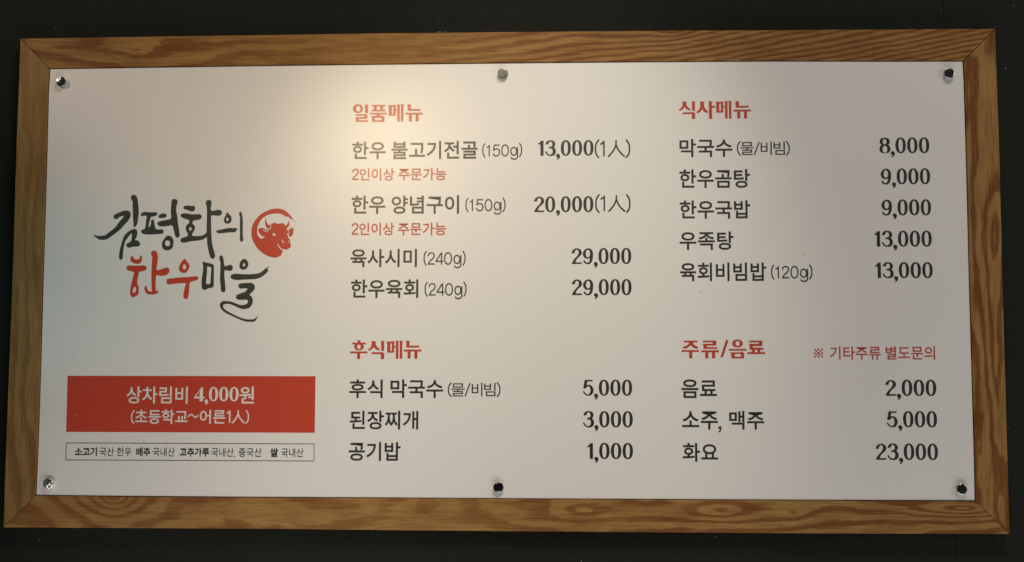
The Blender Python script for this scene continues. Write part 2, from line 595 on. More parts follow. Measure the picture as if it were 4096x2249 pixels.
def wall_board(xa, xb, name='wall_panel'):
    # xa / xb = (x at bottom, x at top) of the two long edges
    zt, zb, th, ch = 1.6, -1.6, 0.012, 0.0005
    loops = []
    for (ins, y) in ((0.0, th), (0.0, ch), (ch, 0.0)):
        loops.append([(xa[0] + ins, y, zb), (xb[0] - ins, y, zb), (xb[1] - ins, y, zt), (xa[1] + ins, y, zt)])
    v = [p for lp in loops for p in lp]
    f = [(8, 9, 10, 11)]
    for r in (0, 4):
        for i in range(4):
            j = (i + 1) % 4
            f.append((r + i, r + j, r + 4 + j, r + 4 + i))
    return link(name, v, f, M_WALL, wall)


def seam(u_t, u_b):
    a, b_ = pt(u_t, 60, 0.0), pt(u_b, 2200, 0.0)
    k = (a.x - b_.x) / (a.z - b_.z)
    x0 = b_.x + (-1.6 - b_.z) * k
    x1 = b_.x + (1.6 - b_.z) * k
    return x0, x1


s1, s2 = seam(1800, 1784), seam(3775, 3826)
s0 = (s1[0] - (s2[0] - s1[0]), s1[1] - (s2[1] - s1[1]))
g = 0.0002
wall_board((s0[0] + g, s0[1] + g), (s1[0] - g, s1[1] - g))
wall_board((s1[0] + g, s1[1] + g), (s2[0] - g, s2[1] - g))
wall_board((s2[0] + g, s2[1] + g), (s2[0] + 1.2, s2[1] + 1.2))
link('batten', [(-3, .013, -1.6), (3, .013, -1.6), (3, .013, 1.6), (-3, .013, 1.6)], [(0, 1, 2, 3)], M_DARK, wall)

# chips, staples and splinters too small to pick apart
cv, cf = [], []


def chip(u, v, r, y=-0.0006, el=1.0, ang=0.0):
    p = pt(u, v, y)
    k = len(cv)
    pts = []
    for i in range(6):
        a = i * math.pi / 3
        rr = r * 0.00030 * random.uniform(.6, 1.15)
        x, z = math.cos(a) * rr * el, math.sin(a) * rr
        pts.append((p.x + x * math.cos(ang) - z * math.sin(ang), p.z + x * math.sin(ang) + z * math.cos(ang)))
    cv.extend([(x, y, z) for x, z in pts])
    cv.append((p.x, y - 0.0005, p.z))
    cv.extend([(x, 0.0002, z) for x, z in pts])
    for i in range(6):
        j = (i + 1) % 6
        cf.append((k + i, k + 6, k + j))
        cf.append((k + i, k + j, k + 7 + j, k + 7 + i))


for (u, v, r) in [(223, 112, 3.5), (1582, 31, 2), (1357, 55, 1.6), (1759, 89, 3), (1158, 119, 2.5), (3765, 41, 3.5), (4053, 21, 3), (4022, 274, 5),
                  (3281, 113, 1.5), (158, 2135, 2), (158, 2160, 3), (1487, 2137, 3), (1513, 2138, 2.5), (1217, 2142, 1.5), (2773, 2145, 2),
                  (2797, 2145, 2.5), (2861, 2146, 4), (2884, 2144, 2.2), (3385, 2147, 2), (3410, 2147, 2), (3994, 2151, 2.5), (4019, 2151, 1.5),
                  (1129, 2207, 1.5), (910, 2177, 1.5), (2790, 2212, 1.5), (2326, 2246, 4), (2013, 2145, 1.5), (4034, 1715, 3)]:
    chip(u, v, r)
chip(1757, 128, 2, el=9, ang=0.22)
chip(1779, 128.5, 1.6, el=11, ang=0.02)
chip(77, 159, 1.6, el=2.5)
chip(3979, 106, 1.0, el=7, ang=1.57)
ob = link('paint_chips', cv, cf, M_CHIP, wall)
ob['kind'] = 'stuff'

# ------------------------------------------------------------------ the sign
sign = bpy.data.objects.new('menu_sign', None)
COL.objects.link(sign)
sign.location = (0, 0, 0)
sign['label'] = 'white Korean restaurant menu sign in a brown pine frame on a black wall'
sign['category'] = 'menu sign'

OUT = {'TL': (80.7, 154.2), 'TR': (3982.3, 114.9), 'BR': (4039.6, 2137.4), 'BL': (12, 2110.8)}
INN = {'TL': (198, 274.3), 'TR': (3853.5, 243.3), 'BR': (3902.4, 2004.2), 'BL': (142, 1982)}
EDGE = {
    'top': ([OUT['TL'], (500, 147.5), (1024, 140), (1500, 133), (2048, 127.6), (2560, 123), (3072, 120.2), (3500, 117.5), OUT['TR']],
            [INN['TL'], (500, 270), (1024, 262.2), (1500, 256.5), (2048, 251.2), (2560, 246.5), (3072, 243.2), (3500, 243.8), INN['TR']]),
    'bottom': ([OUT['BL'], (500, 2113.6), (1024, 2116.6), (1500, 2121.5), (2048, 2126.7), (2560, 2130.5), (3072, 2133.9), (3500, 2135.8), OUT['BR']],
               [INN['BL'], (500, 1986), (1024, 1990), (1500, 1992.5), (2048, 1996.2), (2560, 1998.8), (3072, 2001.2), (3500, 2003), INN['BR']]),
    'left': ([OUT['TL'], (75, 320), (64.8, 562), (56.5, 850), (48, 1124), (37, 1420), (26.6, 1687), (19, 1900), OUT['BL']],
             [INN['TL'], (192, 372), (187.5, 562), (179, 850), (170.6, 1124), (162.5, 1420), (154, 1687), (147.5, 1860), INN['BL']]),
    'right': ([OUT['TR'], (3988.5, 330), (3997, 562), (4004.5, 850), (4011.3, 1124), (4019.5, 1420), (4027, 1687), (4033, 1900), OUT['BR']],
              [INN['TR'], (3858, 330), (3865, 562), (3872.5, 850), (3879, 1124), (3887.5, 1420), (3895, 1687), (3899.5, 1860), INN['BR']]),
}


def inset_loop(loop, d):
    """offset a CCW loop of (x, z) inwards"""
    n = len(loop)
    out = []
    for i in range(n):
        a, b_, c_ = Vector(loop[i - 1]), Vector(loop[i]), Vector(loop[(i + 1) % n])
        d1, d2 = (b_ - a).normalized(), (c_ - b_).normalized()
        n1, n2 = Vector((-d1.y, d1.x)), Vector((-d2.y, d2.x))
        m = (n1 + n2).normalized()
        k = d / max(0.35, m.dot(n1))
        out.append(tuple(b_ + m * k))
    return out


def slab(name, loop, mat, parent, y_front, y_back, chamfer, shrink=0.0):
    area2 = sum(loop[i - 1][0] * loop[i][1] - loop[i][0] * loop[i - 1][1] for i in range(len(loop)))
    if area2 < 0:
        loop = loop[::-1]
    if shrink:
        loop = inset_loop(loop, shrink)
    n = len(loop)
    inner = inset_loop(loop, chamfer)
    v = [(x, y_back, z) for x, z in loop] + [(x, y_front + chamfer, z) for x, z in loop] + [(x, y_front, z) for x, z in inner]
    f = []
    for r in (0, n):
        for i in range(n):
            j = (i + 1) % n
            f.append((r + i, r + j, r + n + j, r + n + i))
    _, tris = tess([inner])
    f += [tuple(2 * n + i for i in t) for t in tris]
    return link(name, v, f, mat, parent)


def board_loop(side):
    o_, i_ = EDGE[side]
    res = []
    for lst, k in ((o_, 1), (i_[::-1], 1)):
        P = [pt(u, v, FRONT) for u, v in lst]
        # finer, slightly uneven sawn edge
        for a, b_ in zip(P[:-1], P[1:]):
            for s in range(5):
                q = a.lerp(b_, s / 5)
                j = 0.0 if s == 0 else random.uniform(-1, 1) * 0.00018
                if side in ('top', 'bottom'):
                    res.append((q.x, q.z + j))
                else:
                    res.append((q.x + j, q.z))
        res.append((P[-1].x, P[-1].z))
    return res


LIGHT = (0.325, 0.180, 0.054)
DARK = (0.145, 0.047, 0.008)


def along(u, v):
    return pt(u, v, FRONT)


def bump(u, v, centre, a, b_, h, vertical=False):
    p = along(u, v)
    return (p.z, p.x - centre, a, b_, h) if vertical else (p.x, p.z - centre, a, b_, h)


ct = along(2048, 190).z
cb = along(2048, 2062).z
cl = along(118, 1124).x
cr = along(3945, 1124).x
LIGHT_T = (0.300, 0.158, 0.044)  # pale tone of the top board, weaker light there darkened into the colour
W_TOP = wood('pine_top', False, ct, (16, 92, -11.0), (3.0, 2.4), 2.3,
             [bump(545, 235, ct, .035, .012, 1.4), bump(2700, 150, ct, .05, .022, 2.6), bump(2980, 90, ct, .16, .03, 2.0), bump(250, 225, ct, .07, .014, 1.0)],
             (1.0, 1.0, 0.80, 0.37, 0.13), LIGHT_T, DARK, (2.6, 13.0))
W_BOT = wood('pine_bottom', False, cb, (10, 12, -1.0), (1.7, 1.5), 11.7,
             [bump(455, 2014, cb, .058, .040, 6.0), bump(2330, 2078, cb, .10, .026, 2.6), bump(2585, 2008, cb, .05, .026, 2.2), bump(2885, 2078, cb, .085, .024, 3.2),
              bump(3180, 2090, cb, .03, .014, 1.4), bump(3860, 2070, cb, .12, .020, 4.2), bump(3480, 2010, cb, .12, .03, 2.4), bump(1350, 2060, cb, .07, .015, 1.2), bump(1700, 2040, cb, .05, .03, -1.4)],
             (0.75, 1.0, 0.45, 0.42, 0.10), LIGHT, (0.155, 0.054, 0.010), (3.0, 14.0))
W_LEFT = wood('pine_left', True, cl, (34, 16, 0.6), (1.6, 2.0), 23.1,
              [bump(115, 905, cl, .14, .018, 2.0, True)],
              (0.95, 0.40), (0.285, 0.172, 0.056), (0.165, 0.080, 0.024), (2.4, 11.0))
W_RIGHT = wood('pine_right', True, cr, (14, 18, 3.0), (2.6, 2.2), 31.9,
               [bump(3965, 2020, cr, .03, .01, 1.0, True), bump(3940, 950, cr, .12, .022, 2.6, True), bump(3950, 1490, cr, .14, .02, 2.0, True)],
               (1.0, 1.0), LIGHT, (0.150, 0.048, 0.008), (3.2, 15.0))

boards = {}
for side, mat, lab in (('top', W_TOP, 'top frame board with stripes crowding towards its right end'),
                       ('bottom', W_BOT, 'bottom frame board with swirling oval grain'),
                       ('left', W_LEFT, 'left frame board with faint straight grain'),
                       ('right', W_RIGHT, 'right frame board with arched grain')):
    ob = slab('frame_board', board_loop(side), mat, sign, FRONT, 0.0, 0.0008, 0.00042)
    ob['label'] = lab
    boards[side] = ob

# nail holes, one small joined part per board
NAILS = {
    'top': [(140, 181), (208, 253), (560, 164), (554, 240), (784, 155), (782, 251), (1027, 248), (1254, 150), (1254, 249), (1493, 149), (1504, 244),
            (1820, 145), (1825, 237), (2044, 150), (2044, 233), (2491, 143), (2497, 237), (2803, 133), (2807, 230), (3145, 137), (3148, 226), (3482, 135), (3489, 227), (3850, 220)],
    'bottom': [(48, 2092), (133, 2002), (527, 2002), (526, 2094), (797, 2004), (791, 2101), (1173, 2008), (1174, 2096), (1671, 2019), (1660, 2096),
               (2067, 2011), (2058, 2107), (2466, 2017), (2461, 2105), (2795, 2016), (2797, 2110), (3120, 2023), (3121, 2104), (3517, 2017), (3520, 2110), (3896, 2040)],
    'left': [(96, 216), (167, 267), (92, 508), (173, 500), (88, 688), (163, 677), (71, 894), (167, 886), (66, 1247), (150, 1246), (50, 1560), (138, 1579), (41, 1774), (137, 1793), (36, 2003), (106, 1969)],
    'right': [(3963, 154), (3882, 235), (3883, 396), (3969, 396), (3891, 664), (3977, 664), (3902, 950), (3990, 958), (3993, 1078), (3908, 1337), (3995, 1329), (3923, 1652), (4005, 1664), (3956, 1810), (4026, 2084)],
}
for side, lst in NAILS.items():
    v, f = [], []
    for (u, w_) in lst:
        p = pt(u, w_, FRONT - 0.00015)
        k = len(v)
        r = random.uniform(.0006, .0011)
        v += [(p.x + math.cos(a) * r, p.y, p.z + math.sin(a) * r) for a in [i * math.pi / 3 for i in range(6)]]
        f.append(tuple(range(k, k + 6)))
    ob = link('nail_holes', v, f, M_DARK, boards[side])
    ob['kind'] = 'stuff'

# printed panel, a thin sheet that sits 2 mm behind the face of the frame
pl = [INN['TL'], *EDGE['top'][1][1:-1], INN['TR'], *EDGE['right'][1][1:-1], INN['BR'], *EDGE['bottom'][1][1:-1][::-1], INN['BL'], *EDGE['left'][1][1:-1][::-1]]
loop = []
for u, v in pl:
    p = pt(u, v, FRONT)
    loop.append((p.x, p.z))
panel = slab('panel', loop, M_PANEL, sign, PANEL, -0.012, 0.0004, 0.0010)
# dark backing so that the joint round the sheet reads dark
bk = [pt(u, v, FRONT) for u, v in (INN['TL'], INN['TR'], INN['BR'], INN['BL'])]
link('backing_board', [(p.x + sx * .012, -0.006, p.z + sz * .012) for p, sx, sz in zip(bk, (-1, 1, 1, -1), (1, 1, -1, -1))], [(3, 2, 1, 0)], M_DARK, sign)

Y1 = PANEL - 0.00012
Y2 = PANEL - 0.00030

# ---- logo lettering (traced outlines in photo pixels)


def tr(pts, ox, oy, s):
    return [(ox + p[0] / s, oy + p[1] / s) for p in smooth_loop(pts)]


def traced(name, mat, label, groups):
    k = Ink(Y2)
    for (ox, oy, s, loops) in groups:
        k.add_px([tr(lp, ox, oy, s) for lp in loops])
    return k.build(name, mat, panel, label)


A1 = (340, 760, 4.713)
A2 = (660, 760, 4.715)
A3 = (480, 980, 5.892)
A4 = (780, 1000, 4.562)
traced('logo_syllable', M_LOGO, 'dark brush syllable 김 with long left tail', [
    A1 + ([[(535, 500), (560, 470), (640, 430), (720, 400), (790, 390), (845, 410), (862, 455), (850, 520), (800, 600), (740, 660), (680, 730), (600, 800), (520, 860), (440, 915), (380, 938), (310, 942), (260, 930), (210, 898), (148, 848, 1), (180, 852), (240, 868), (300, 870), (380, 855), (440, 810), (540, 735), (590, 680), (640, 610), (700, 545), (730, 500), (722, 490), (690, 495), (630, 525), (628, 540, 1), (590, 550), (555, 540)]],),
    A1 + ([[(865, 150), (880, 110), (920, 94), (965, 115), (990, 165), (1003, 260), (1012, 400), (1005, 520), (985, 640), (950, 690), (925, 700), (910, 685, 1), (918, 660), (910, 580), (903, 440), (900, 320), (898, 225), (880, 190)]],),
    A1 + ([[(940, 735), (975, 760), (988, 810), (975, 880), (940, 945, 1), (980, 952), (1020, 975), (1040, 1020), (1025, 1055), (970, 1070), (910, 1070), (850, 1087), (800, 1080), (778, 1040), (800, 1010), (850, 985), (875, 945), (883, 880), (885, 830), (875, 825), (845, 850), (800, 910), (760, 970), (738, 1050), (725, 1130), (715, 1220), (710, 1280), (690, 1315), (665, 1315), (645, 1285), (645, 1230), (660, 1120), (690, 1010), (725, 900), (765, 835), (830, 780), (885, 750)]],)])
traced('logo_syllable', M_LOGO, 'dark brush syllable 평', [
    A1 + ([[(1055, 490), (1060, 455), (1090, 425), (1140, 417), (1250, 424), (1340, 423), (1362, 450), (1345, 485), (1290, 500), (1245, 510), (1230, 550), (1210, 620), (1200, 700), (1198, 708, 1), (1215, 700), (1235, 670), (1245, 630), (1245, 590), (1260, 564), (1285, 562), (1305, 590), (1310, 650), (1325, 710), (1350, 745), (1420, 745), (1465, 750), (1482, 780), (1475, 815), (1440, 828), (1350, 835), (1200, 842), (1110, 832), (1065, 805), (1062, 770), (1090, 750), (1125, 735), (1140, 690), (1150, 610), (1160, 530), (1160, 492), (1110, 485), (1075, 498)]],),
    A1 + ([[(1387, 495), (1410, 465), (1460, 448), (1515, 450), (1540, 475), (1525, 510), (1475, 528), (1420, 530), (1392, 518)]],),
    A1 + ([[(1690, 170), (1735, 190), (1748, 230), (1738, 270), (1725, 300), (1722, 400), (1740, 500), (1752, 620), (1770, 730), (1785, 830), (1780, 880), (1745, 901), (1710, 880), (1690, 820), (1670, 740), (1645, 672), (1580, 675), (1480, 690), (1400, 680), (1368, 645), (1372, 615), (1410, 595), (1500, 575), (1590, 558), (1615, 540), (1628, 510), (1620, 440), (1620, 360), (1628, 280), (1630, 220), (1655, 180)]],),
    A1 + ([[(1575, 864), (1630, 885), (1665, 950), (1668, 1020), (1650, 1090), (1600, 1130), (1530, 1138), (1475, 1110), (1452, 1050), (1455, 990), (1490, 930), (1535, 875)], [(1555, 950), (1590, 965), (1608, 1000), (1600, 1040), (1580, 1060), (1535, 1060), (1512, 1030), (1512, 985), (1530, 960)]],)])
traced('logo_syllable', M_LOGO, 'dark brush syllable 화 with long downstroke', [
    A2 + ([[(350, 335), (370, 305), (430, 296), (500, 303), (545, 302), (567, 325), (565, 370), (540, 400), (500, 405), (450, 390), (400, 370), (360, 360)]],),
    A2 + ([[(295, 480), (315, 452), (370, 442), (440, 450), (510, 462), (600, 462), (660, 460), (690, 490), (685, 530), (650, 560), (590, 570), (545, 580), (522, 605), (520, 640), (555, 675), (568, 720), (550, 770), (520, 815), (510, 850), (530, 870), (620, 872), (700, 862), (760, 830), (783, 790), (785, 700), (790, 560), (792, 400), (788, 320), (773, 270), (775, 225), (800, 195), (835, 190), (870, 210), (878, 250), (868, 320), (868, 380), (875, 402, 1), (930, 390), (1010, 378), (1060, 390), (1075, 430), (1060, 470), (1010, 488), (940, 482), (872, 480, 1), (868, 600), (873, 780), (880, 920), (895, 1040), (920, 1140), (942, 1220), (942, 1265), (910, 1300), (875, 1290), (845, 1240), (820, 1140), (800, 1040), (795, 940), (782, 882, 1), (750, 915), (700, 940), (600, 958), (480, 970), (400, 990), (340, 995), (298, 975), (295, 935), (330, 905), (400, 885), (428, 870), (428, 820), (400, 770), (393, 720), (405, 670), (440, 640), (458, 610), (455, 575), (420, 555), (360, 540), (310, 510)], [(478, 697), (498, 715), (505, 740), (495, 765), (475, 770), (458, 755), (458, 725)]],)])
traced('logo_syllable', M_LOGO, 'small dark brush syllable 의', [
    A2 + ([[(1180, 430), (1200, 445), (1210, 465), (1240, 490), (1257, 540), (1250, 590), (1215, 633), (1170, 635), (1130, 625), (1113, 580), (1120, 530), (1145, 485), (1155, 450)], [(1178, 522), (1195, 535), (1198, 560), (1183, 592), (1162, 575), (1155, 545)]],),
    A2 + ([[(970, 775), (1000, 760), (1070, 748), (1140, 730), (1220, 718), (1290, 722), (1345, 720), (1360, 740), (1340, 780), (1305, 800), (1210, 802), (1120, 812), (1020, 820), (980, 805)]],),
    A2 + ([[(1400, 440), (1420, 408), (1440, 420), (1455, 480), (1468, 570), (1468, 700), (1468, 850), (1478, 930), (1470, 965), (1445, 975), (1422, 965), (1412, 920), (1415, 800), (1412, 660), (1415, 560), (1418, 520), (1402, 480)]],)])
traced('logo_syllable', M_RED, 'red brush syllable 한', [
    A3 + ([[(258, 285), (280, 263), (305, 275), (325, 315), (355, 340), (400, 348), (440, 340), (460, 320), (470, 275), (490, 252), (515, 265), (518, 320), (510, 385), (475, 430), (415, 447), (340, 435), (280, 405), (250, 370), (248, 325)]],),
    A3 + ([[(150, 545), (165, 505), (210, 490), (340, 492), (480, 488), (560, 485), (610, 505), (627, 545), (610, 590), (550, 615), (480, 632), (447, 645), (435, 720), (412, 820), (408, 900), (430, 960), (443, 1030), (440, 1110), (425, 1170), (380, 1205), (330, 1230), (285, 1228), (250, 1190), (237, 1120), (250, 1020), (275, 900), (300, 790), (325, 690), (328, 650), (300, 630), (230, 612), (170, 585)], [(352, 982), (375, 1000), (382, 1045), (365, 1100), (345, 1135), (300, 1135, 1), (300, 1080), (315, 1030), (335, 995)]],),
    A3 + ([[(735, 210), (745, 160), (795, 137), (850, 155), (882, 205), (893, 300), (885, 400), (870, 500), (862, 595, 1), (930, 590), (1010, 560), (1090, 537), (1145, 550), (1168, 600), (1150, 660), (1100, 705), (1030, 725), (960, 728), (900, 715), (865, 715), (850, 760), (843, 860), (840, 980), (843, 1085, 1), (880, 1085), (910, 1105), (895, 1130), (850, 1150), (790, 1170), (710, 1168), (640, 1150), (600, 1110), (580, 1050), (577, 1010), (600, 970), (630, 975), (637, 1020), (660, 1070), (700, 1098), (762, 1100, 1), (748, 1040), (745, 900), (742, 700), (748, 500), (758, 350), (762, 280), (742, 245)]],)])
traced('logo_syllable', M_RED, 'red brush syllable 우', [
    A3 + ([[(1520, 330), (1550, 350), (1570, 395), (1620, 440), (1637, 500), (1615, 580), (1565, 645), (1510, 663), (1440, 640), (1392, 590), (1388, 540), (1410, 470), (1460, 390)], [(1520, 450), (1550, 485), (1562, 520), (1545, 565), (1515, 580), (1485, 560), (1480, 525), (1495, 480)]],),
    A3 + ([[(1100, 850), (1105, 815), (1150, 800), (1300, 780), (1450, 768), (1600, 760), (1740, 745), (1820, 742), (1842, 775), (1835, 815), (1780, 840), (1690, 865), (1645, 885, 1), (1635, 960), (1628, 1080), (1615, 1200), (1590, 1260), (1550, 1277), (1510, 1250), (1492, 1190), (1510, 1090), (1535, 980), (1565, 905, 1), (1480, 902), (1380, 905), (1260, 918), (1150, 930), (1105, 905)]],)])
traced('logo_syllable', M_LOGO, 'dark brush syllable 마', [
    A4 + ([[(140, 235), (155, 217), (210, 235), (270, 245), (325, 265), (345, 300), (345, 420), (343, 560), (343, 655), (320, 685), (250, 700), (190, 728), (150, 725), (128, 690), (120, 600), (130, 490), (145, 390), (150, 300)], [(222, 310), (240, 302), (285, 315), (298, 340), (292, 420), (287, 520), (280, 600), (255, 627), (220, 625), (205, 600), (210, 500), (220, 400)]],),
    A4 + ([[(447, 130), (470, 102), (505, 120), (523, 180), (530, 240), (540, 297, 1), (580, 292), (630, 275), (675, 285), (690, 325), (675, 370), (630, 382), (580, 375), (540, 370, 1), (535, 440), (542, 540), (552, 650), (555, 740), (535, 768), (500, 768), (475, 740), (470, 660), (458, 560), (460, 440), (465, 320), (462, 220), (447, 180)]],)])
traced('logo_syllable', M_LOGO, 'dark brush syllable 을 with sweeping tail', [
    A4 + ([[(903, 163), (945, 190), (972, 240), (965, 305), (920, 352), (870, 360), (825, 335), (812, 290), (825, 225), (860, 180)], [(900, 238), (915, 265), (913, 290), (890, 305), (875, 285), (880, 255)]],),
    A4 + ([[(648, 490), (670, 455), (730, 437), (830, 442), (950, 447), (1060, 442), (1150, 430), (1210, 405), (1260, 360), (1310, 325), (1370, 288, 1), (1312, 345, 1), (1325, 352), (1342, 370), (1320, 405), (1270, 455), (1200, 500), (1110, 530), (1010, 538), (880, 542), (790, 550), (710, 542), (665, 520)]],),
    A4 + ([[(793, 660), (800, 630), (840, 612), (920, 605), (1020, 603), (1075, 630), (1093, 680), (1085, 720), (1040, 770), (990, 820, 1), (1030, 850), (1053, 900), (1050, 970), (1010, 1040), (940, 1075), (860, 1077), (790, 1055), (720, 1020), (640, 990), (570, 985), (520, 1000), (512, 1030), (540, 1080), (610, 1130), (700, 1175), (800, 1225), (900, 1260), (980, 1270), (1070, 1265), (1110, 1240), (1152, 1198, 1), (1130, 1250), (1090, 1303), (1010, 1312), (920, 1305), (820, 1270), (700, 1215), (570, 1155), (490, 1090), (455, 1020), (465, 970), (510, 938), (570, 935), (660, 945), (750, 980), (820, 1005), (890, 1005), (945, 985), (968, 945), (955, 915), (920, 908), (800, 908), (752, 880), (755, 835), (800, 805), (880, 780), (930, 750), (963, 708, 1), (900, 700), (840, 708), (805, 690)]],)])

# ---- cow head in a brushed ring
B = (980, 810, 5.891)
traced('cow_emblem', M_RED, 'red cow head inside a brushed ring', [
    B + ([[(1187, 505, 1), (1165, 455), (1130, 395), (1085, 325), (1020, 255), (960, 205), (880, 165), (800, 148), (700, 150), (600, 168), (510, 205), (420, 250), (330, 320), (260, 400), (200, 490), (165, 590), (150, 700), (158, 800), (190, 910), (240, 1000), (310, 1100), (400, 1180), (500, 1245), (600, 1285), (700, 1300), (770, 1290), (800, 1275, 1), (858, 1243, 1), (868, 1190), (897, 1140, 1), (850, 1110), (800, 1060), (765, 1000), (742, 945, 1), (790, 1000), (830, 1055), (880, 1095), (930, 1105), (990, 1110), (1040, 1080), (1075, 1045), (1083, 1005), (1065, 965), (1062, 905), (1045, 860), (1015, 840, 1), (1015, 800), (1022, 750), (1020, 700), (1000, 650), (975, 610), (960, 560), (930, 515), (890, 492), (830, 497), (770, 505), (720, 487), (670, 487), (600, 530, 1), (618, 580), (605, 630), (560, 655), (520, 655), (480, 630), (420, 603), (360, 608), (300, 640, 1), (330, 700), (370, 765), (420, 800), (485, 798, 1), (440, 835), (390, 858), (340, 830), (300, 770), (285, 690), (290, 610), (320, 510), (380, 410), (450, 345), (540, 295), (640, 268), (740, 258), (830, 270), (900, 295), (990, 350, 1), (1010, 322, 1), (1048, 368), (1080, 400, 1), (1075, 372, 1), (1112, 405, 1), (1110, 388, 1), (1150, 440)],
          [(648, 740), (680, 725), (710, 740), (730, 775), (700, 787), (665, 783)],
          [(990, 765), (988, 742), (1003, 722), (1014, 745), (1008, 772)],
          [(885, 872), (872, 900), (885, 938), (912, 957), (936, 945), (905, 925), (893, 895)],
          [(1015, 930), (1025, 908), (1042, 905), (1035, 945)],
          [(388, 638, 1), (440, 645), (500, 675), (567, 690, 1), (530, 700), (480, 690), (430, 660)]],),
    B + ([[(483, 350, 1), (497, 400), (505, 450), (530, 500), (560, 530), (590, 545), (600, 580), (590, 625), (555, 625), (515, 605), (490, 560), (475, 500), (475, 440), (482, 390)]],),
    B + ([[(1030, 420, 1), (1048, 470), (1045, 530), (1020, 580), (988, 608, 1), (970, 580), (962, 540, 1), (1000, 515), (1020, 480)]],),
    B + ([[(1020, 665, 1), (1060, 625), (1100, 603), (1135, 605), (1143, 650), (1138, 710), (1120, 770), (1085, 800), (1035, 808, 1), (1038, 740), (1030, 695)]],)])

# ---- section headings in a flared display face
Q = {}


def qglyph(name, ox, oy, s, h, shapes):
    """glyph stored relative to (ox, oy), in units of the heading height h"""
    Q[name] = [[[((x - ox) / h, (y - oy) / h) for x, y in lp] for lp in sh] for sh in shapes]


def rect(x0, x1, y0, y1):
    return [(x0, y0), (x1, y0), (x1, y1), (x0, y1)]


qglyph('일', 117, 135, 0, 262, [[ellipse(192, 203, 75, 65), ellipse(196, 205, 32, 42)], [[(290, 140), (348, 150), (340, 168), (340, 268), (294, 268), (294, 160)]],
       [[(150, 307), (172, 282), (178, 287), (290, 286), (300, 278), (336, 303), (330, 312), (330, 352), (208, 353), (208, 376), (324, 376), (332, 370), (347, 397), (161, 397), (161, 342), (150, 330), (285, 329), (285, 307)]]])
qglyph('품', 360, 135, 0, 262, [[[(386, 169), (406, 143), (412, 149), (572, 149), (578, 143), (596, 169)]], [rect(422, 466, 160, 232)], [rect(518, 562, 160, 232)],
       [[(384, 243), (404, 216), (410, 221), (575, 221), (582, 216), (599, 243)]], [[(360, 288), (380, 260), (386, 266), (596, 266), (603, 260), (622, 288)]], [rect(466, 516, 280, 315)],
       [[(386, 314), (402, 311), (540, 311), (548, 303), (586, 328), (580, 337), (580, 397), (400, 397), (400, 337)], [(444, 337), (537, 337), (537, 375), (444, 375)]]])
qglyph('메', 633, 135, 0, 262, [[[(633, 152), (716, 152), (725, 140), (755, 162), (745, 170), (745, 306), (646, 306), (646, 178)], [(690, 176), (712, 176), (712, 285), (690, 285)]],
       [rect(735, 780, 216, 232)], [[(765, 135), (813, 148), (806, 162), (806, 392), (770, 392), (770, 158)]], [[(818, 135), (870, 148), (860, 162), (860, 392), (824, 392), (824, 158)]]])
qglyph('뉴', 884, 135, 0, 262, [[[(919, 137), (982, 150), (970, 162), (970, 210), (1088, 210), (1100, 204), (1113, 234), (924, 234), (924, 158)]],
       [[(884, 290), (905, 260), (912, 265), (1122, 265), (1130, 258), (1146, 289)]], [rect(944, 987, 282, 390)], [rect(1040, 1083, 282, 390)]])
qglyph('식', 57, 98, 0, 302, [[[(118, 108), (195, 117), (185, 135), (190, 170), (215, 210), (258, 243), (240, 262), (190, 240), (158, 205), (130, 240), (82, 264), (57, 248), (100, 220), (122, 180), (126, 130)]],
       [[(268, 104), (338, 116), (326, 132), (326, 265), (278, 265), (278, 122)]], [[(115, 320), (135, 286), (145, 292), (275, 292), (290, 282), (337, 315), (328, 325), (328, 400), (274, 400), (274, 320)]]])
qglyph('사', 350, 98, 0, 302, [[[(412, 108), (488, 117), (477, 140), (480, 190), (505, 240), (550, 284), (528, 303), (485, 285), (450, 240), (420, 280), (372, 304), (350, 288), (392, 255), (418, 200), (420, 130)]],
       [[(548, 102), (622, 114), (608, 130), (608, 186), (640, 186), (650, 182), (666, 215), (610, 215), (610, 398), (558, 398), (558, 120)]]])
qglyph('후', 53, 60, 0, 203, [[[(132, 58), (176, 63), (170, 75), (170, 90), (138, 90), (138, 70)]], [[(72, 102), (88, 80), (93, 85), (214, 85), (220, 80), (234, 102)]],
       [ellipse(154, 128, 54, 41), ellipse(154, 130, 20, 26)], [[(53, 201), (66, 177), (72, 181), (232, 181), (238, 175), (250, 200)]], [rect(135, 168, 190, 263)]])
qglyph('주', 67, 54, 0, 200, [[[(90, 80), (103, 59), (108, 63), (232, 63), (238, 59), (247, 80)]], [[(150, 75), (195, 75), (205, 108), (254, 135), (240, 151), (195, 138), (168, 110), (140, 138), (98, 151), (81, 133), (125, 118), (150, 95)]],
       [[(67, 184), (82, 161), (88, 166), (242, 166), (248, 160), (264, 184)]], [rect(152, 187, 175, 254)]])
qglyph('류', 280, 54, 0, 200, [[[(298, 79), (312, 60), (318, 63), (420, 63), (426, 57), (454, 76), (446, 86), (446, 115), (345, 115), (345, 134), (448, 134), (453, 130), (462, 151), (308, 151), (308, 110), (300, 97), (408, 97), (408, 80)]],
       [[(280, 188), (294, 164), (300, 168), (460, 168), (466, 163), (482, 188)]], [rect(327, 361, 180, 254)], [rect(400, 434, 180, 254)]])
qglyph('/', 488, 54, 0, 200, [[[(555, 54), (582, 58), (520, 241), (488, 241), (494, 236)]]])
